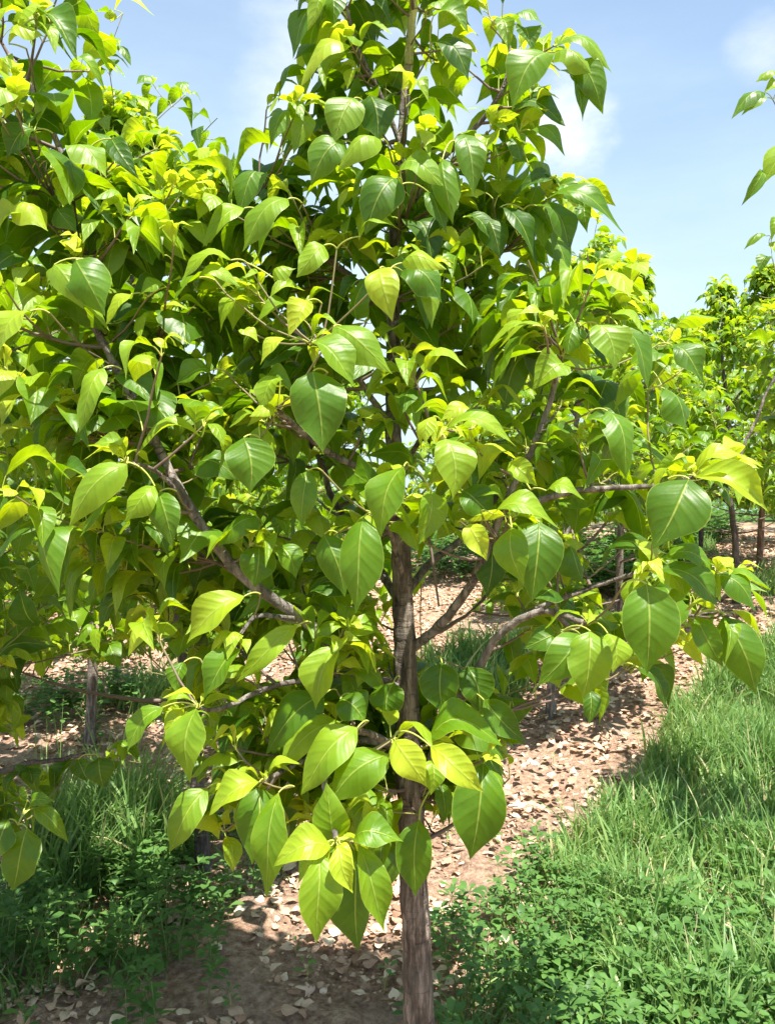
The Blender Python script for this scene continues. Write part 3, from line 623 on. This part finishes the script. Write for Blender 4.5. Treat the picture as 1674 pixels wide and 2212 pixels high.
# ------------------------------------------------------------ ground cover
GRASS_TALL = [ # polygons in pixels of where the roots stand; converted to the ground plane
 [(1190,1850),(1290,1770),(1380,1680),(1460,1580),(1470,1530),(1560,1480),(1674,1395),(2000,1380),(2400,1500),(2400,2300),(1500,2300),(1250,2150)],
 [(110,1830),(230,1790),(400,1790),(440,1830),(430,1900),(330,1940),(150,1950),(60,1900)],
 [(920,1420),(1120,1390),(1130,1500),(1040,1540),(920,1530)],
 [(230,1500),(400,1460),(410,1490),(300,1540),(200,1540)],
 [(1440,1140),(1560,1130),(1540,1200),(1430,1210)],[(1600,1250),(1760,1240),(1760,1290),(1620,1290)]]
WEEDS = [
 [(960,2260),(1000,2120),(1090,2000),(1190,1880),(1330,1930),(1500,2010),(1700,1880),(1950,1900),(1950,2400),(960,2400)],
 [(0,1930),(110,1880),(430,1880),(560,1840),(580,1890),(520,1960),(430,2020),(330,2130),(150,2190),(-150,2260),(-250,1960)],
 [(60,1530),(250,1500),(240,1560),(120,1590),(50,1590)],
 [(1240,1210),(1400,1190),(1400,1290),(1240,1330)],[(1380,1150),(1560,1135),(1550,1180),(1390,1210)],
 [(380,1350),(660,1330),(640,1390),(400,1420)],[(560,1850),(420,1730),(480,1690),(590,1700),(600,1780)],
 [(860,1140),(1250,1135),(1250,1235),(1050,1250),(880,1275)],[(-100,1140),(860,1140),(860,1230),(500,1250),(350,1330),(-100,1330)]]
def gpoly(pl): return [tuple(G(max(-600, x), y)[:2]) for x, y in pl]
def scatter(poly, dens, jit=.08):
    a = np.array(poly); lo = a.min(0)-.1; hi = a.max(0)+.1; hi = np.minimum(hi, [9, 13]); lo = np.maximum(lo, [-7, .9])
    n = int(dens*(hi[0]-lo[0])*(hi[1]-lo[1])); p = lo+rng.random((n, 2))*(hi-lo)
    k = inpoly(p[:, 0]+(vnoise(p[:, 0], p[:, 1], .15)-.5)*jit*2+(rng.random(n)-.5)*jit, p[:, 1]+(vnoise(p[:, 0]+50, p[:, 1], .15)-.5)*jit*2, poly)
    return p[k]
def hmap(p): return height(p[:, 0], p[:, 1])
def grass(P, Hm, Wd, tone, lean, name, label):
    n = len(P); k = 6
    t = np.linspace(0, 1, k)[None, :]
    az = rng.random(n)*6.283; l = lean*(.3+rng.random(n)*1.3)
    cl = vnoise(P[:, 0], P[:, 1], .22); az = np.where(rng.random(n) < .45, cl*9, az)
    hh = Hm*(.4+.6*rng.random(n)+.5*(rng.random(n) < .06))*(.5+1.0*vnoise(P[:, 0]+7, P[:, 1]+3, .3))
    ang = l[:, None]*t*1.3
    ds = 1/(k-1)
    x = np.cumsum(np.sin(ang), 1)*ds; z = np.cumsum(np.cos(ang), 1)*ds
    x -= x[:, :1]; z -= z[:, :1]
    dx = np.cos(az)[:, None]*x*hh[:, None]; dy = np.sin(az)[:, None]*x*hh[:, None]
    c = np.stack([P[:, 0:1]+dx, P[:, 1:2]+dy, hmap(P)[:, None]-.01+z*hh[:, None]], -1)
    fa = az+1.57+(rng.random(n)-.5)*2.2
    sd2 = np.stack([np.cos(fa), np.sin(fa), np.zeros(n)], -1)[:, None, :]
    w = Wd*(.35+1.2*rng.random(n)**1.6)[:, None]*np.array([.7, 1, 1, .85, .55, .06])[None, :]
    a = c-sd2*w[..., None]/2; b = c+sd2*w[..., None]/2
    v = np.stack([a, b], 2).reshape(-1, 3); vid = np.arange(n*k*2).reshape(n, k, 2)
    q = np.stack([vid[:, :-1, 0], vid[:, :-1, 1], vid[:, 1:, 1], vid[:, 1:, 0]], -1).reshape(-1, 4)
    tn = np.clip(tone+(rng.random(n)-.5)*1.2+.5*(vnoise(P[:, 0], P[:, 1]+20, .35)-.5), .02, 1.55); tn = np.where(rng.random(n) < .035, 1.95, tn)
    at = np.stack([np.broadcast_to(t[..., None], (n, k, 2)), np.zeros((n, k, 2)), np.broadcast_to(tn[:, None, None], (n, k, 2))], -1)
    tag(link_mesh(name, v, q, [GRASSM], None, at.reshape(-1, 3)), label, 'grass', None, 'stuff')
def vis(p, m=150):
    px, py = proj(np.stack([p[:, 0], p[:, 1], hmap(p)], -1)); return p[(px > -m) & (px < 1674+m+200) & (py < 2700)]
gl = ['thick bright green grass strip along the right side of the soil bed', 'tuft of long grass standing in the left foreground', 'grass growing behind the centre trunk', 'grass patch by the slim trunk on the left', 'grass under the distant thin trunk', 'grass by the reddish trunk at the right edge']
gd = [5200, 6500, 4000, 3500, 2000, 2000]; gh = [.24, .40, .30, .25, .2, .22]
for pl, lab, dn, hh in zip(GRASS_TALL, gl, gd, gh):
    p = vis(scatter(gpoly(pl), dn)); 
    if len(p): grass(p, hh, .0095, .95, .75, 'grass', lab)
p = vis(scatter(gpoly(WEEDS[0]), 2600)); grass(p, .17, .007, .5, 1.0, 'grass', 'short darker grass among the broadleaf weeds at the lower right')
p = vis(scatter(gpoly(WEEDS[1]), 2200)); grass(p, .15, .0065, .4, 1.1, 'grass', 'short shaded grass among the weeds at the lower left')

def weed(Lv, St, x, y, h, n_wh, Ll, r_, tone=.5):
    z0 = float(height(x, y)); lean = (r_.random(2)-.5)*.5*h; pts = []
    for k in range(5):
        f = k/4; pts.append([x+lean[0]*f*f, y+lean[1]*f*f, z0-.006+h*f])
    St.add(pts, np.linspace(.0014, .0009, 5), 4)
    for k in range(n_wh):
        f = 1-k/(n_wh+.3)*.85; c = np.array([x+lean[0]*f*f, y+lean[1]*f*f, z0+h*f]); m_ = r_.integers(4, 7) if k == 0 else r_.integers(2, 5); a0 = r_.random()*6.28
        for j in range(m_):
            a = a0+j*6.283/m_+(r_.random()-.5)*.5; L = Ll*(.7+.5*r_.random())*(1 if k else .9); el = .35*(r_.random()-.4) if k else .15+.35*r_.random()
            d_ = np.array([math.cos(a), math.sin(a), el]); d_ = norm(d_); b = c+d_*.006
            Lv.add(b, b+d_*L, norm(UP+(r_.random(3)-.5)*.5), L*(.42+.16*r_.random()), .05+.1*r_.random(), .1+.3*r_.random(), .03, min(1.9, max(.05, tone+(r_.random()-.5)*.7)))
wl = ['broadleaf weeds with whorled leaflets filling the lower right corner', 'broadleaf weeds under the grass tuft at the lower left', 'weeds by the slim trunk on the left', 'weeds round the pale cracked trunk', 'weeds under the distant trunks on the right', 'weeds behind the leaves at left centre', 'dark weeds beside the base of the dark trunk', 'tall green weeds behind the centre trunk', 'tall green weeds far behind the left trees']
wd = [560, 420, 300, 260, 200, 220, 380, 90, 60]
for pl, lab, dn in zip(WEEDS, wl, wd):
    p = vis(scatter(gpoly(pl), dn, .34)); p = p[vnoise(p[:, 0]+60, p[:, 1], .16) > .30*rng.random(len(p))+.1]
    if not len(p): continue
    Lv = Leaves(); Lo = Leaves(); St = Tubes(); r_ = np.random.default_rng(len(lab)); sp = vnoise(p[:, 0]+11, p[:, 1]+5, .3)
    for (x, y), s_ in zip(p, sp): weed(Lv if s_ < .58 else Lo, St, x, y, (.06+.15*r_.random())*(1 if y < 4 else 1.3 if y < 7 else 1.5), r_.integers(2, 5), .028+.024*r_.random()+(.02 if y > 4 else 0)+(.03 if y > 7 else 0), r_, .5+.5*(r_.random()-.5))
    v, q, a, mi = join([(X_.geo(5, 3, o_), 0) for X_, o_ in ((Lv, 'ob'), (Lo, 'ov')) if len(X_.r)]+[(St.geo(), 1)])
    tag(link_mesh('weeds', v, q, [WEEDM, WSTEM], None, a, mi), lab, 'weeds', None, 'stuff')
# single seedlings standing on the bare soil
SEED = [(665,2125,'small pale seedling alone on the soil right of the lowest hanging leaves',.06,.03),(500,2195,'low seedling at the bottom edge between fallen leaves',.06,.028),(640,2062,'tiny seedling on dappled soil under the hanging leaves',.04,.022),
 (385,2085,'seedling with dark whorled leaflets beside pale fallen leaves at the left',.05,.03),(1215,1760,'small bright seedling among dry leaves midway up the bed',.05,.026),(1195,1655,'tiniest bright seedling on the leaf litter further up the bed',.05,.02),
 (965,1830,'leggy seedling beside the centre trunk',.10,.024),(1065,1835,'seedling at the left tip of the right weed patch',.06,.03),(240,2125,'sturdy weed with broad leaflets in the lower left',.12,.04),(130,2150,'weed with two leaf whorls at the lower left corner',.13,.04),
 (830,2150,'seedling in shade just left of the trunk foot',.07,.032),(960,2100,'tall weed growing just right of the trunk foot',.22,.034),(1180,1930,'tallest leafy weed at the edge of the soil',.24,.032)]
for i, (px, py, lab, h, Ll) in enumerate(SEED):
    g = G(px, py); e = empty('seedling', tuple(g)); tag(e, lab, 'weed', 'single weeds on the bare soil')
    Lv = Leaves(); St = Tubes(); r_ = np.random.default_rng(i+90)
    weed(Lv, St, g[0], g[1], h, 2 if h < .08 else 5 if h > .18 else 3, Ll, r_, 1.0 if 'bright' in lab or 'pale' in lab else .5)
    v, q, a = Lv.geo(7, 5, 'ob'); link_mesh('leaves', v, q, [WEEDM], e, a); v, q, a = St.geo(); link_mesh('stem', v, q, [SHOOT], e, a)
# straws
for (a, b, lab) in [((1490,2040),(1505,1975),'pale dry straw standing in the lower right grass'),((1450,2035),(1505,2060),'pale dry straw lying flat on the lower right grass')]:
    g = G(a[0], a[1]+60); d = g[1]; Tb = Tubes(); Tb.add(smooth_path([P3(a[0], a[1], d-.1), P3((a[0]+b[0])/2+4, (a[1]+b[1])/2, d-.1), P3(*b, d-.1)], 4), np.full(9, .0014), 5)
    v, q, at = Tb.geo(); tag(link_mesh('dry_straw', v, q, [STRAW], None, at), lab, 'straw')

# leaf litter on the bed
def litter(n, xr, yr, Lr, mask=None, lab='', det=(5, 3), tone=1.0):
    p = np.stack([xr[0]+rng.random(n)*(xr[1]-xr[0]), yr[0]+rng.random(n)**.9*(yr[1]-yr[0])], -1); p = vis(p, 60)
    dn = vnoise(p[:, 0], p[:, 1], .35)*.6+vnoise(p[:, 0]+30, p[:, 1], .12)*.4
    p = p[dn > .22+.30*rng.random(len(p))]
    z = hmap(p); Lv = Leaves()
    for (x, y), zz in zip(p, z):
        a = rng.random()*6.283; L = Lr[0]+(Lr[1]-Lr[0])*rng.random()**1.5; el = (rng.random()-.5)*.7
        d_ = np.array([math.cos(a), math.sin(a), el]); b = np.array([x, y, zz+.012+.012*rng.random()+abs(el)*L*.3])
        Lv.add(b, b+d_*L, norm(UP+(rng.random(3)-.5)*1.0), L*(.5+.4*rng.random()), (rng.random()-.4)*.35, (rng.random()-.35)*1.3, .12*rng.random(), np.clip(tone+(rng.random()-.5)*1.5, .02, 1.98), (rng.random()-.5)*.3, rng.random()*.6)
    v, q, at = Lv.geo(*det); tag(link_mesh('fallen_leaves', v, q, [LITTERM], None, at), lab, 'dry leaves', None, 'stuff')
litter(105000, (-4.5, 7.5), (2.7, 11.), (.014, .062), None, 'pinkish tan dry leaves covering the soil bed behind the centre tree', (5, 3), 1.0)
litter(3000, (-1.8, 1.8), (2.0, 3.1), (.015, .06), None, 'pale curled dry leaves scattered on the soil in the foreground', (7, 5), 1.15)
litter(9000, (-1.8, 1.8), (2.0, 3.4), (.005, .022), None, 'crumbs of dry leaf and clods on the foreground soil', (4, 3), .6)

# undergrowth closing the view at the far end of the rows
Lv = Leaves(); n = 16000; x = rng.random(n)*34-13; y = 13.5+rng.random(n)*12
top_ = .25+1.0*vnoise(x, y, 1.7)*(.6+.4*vnoise(x+9, y, 5)); z = height(x, y)+top_*rng.random(n)**.7
for a_, b_, c_ in zip(x, y, z):
    an = rng.random()*6.283; L = .10+.12*rng.random(); b = np.array([a_, b_, c_]); d_ = norm(np.array([math.cos(an), math.sin(an), (rng.random()-.6)]))
    Lv.add(b, b+d_*L, norm(UP+(rng.random(3)-.5)*.8), L*.55, .15, .3, .05, .2+.7*rng.random())
v, q, at = Lv.geo(4, 3); tag(link_mesh('undergrowth', v, q, [WEEDM], None, at), 'low green undergrowth beyond the far end of the rows', 'undergrowth', None, 'stuff')
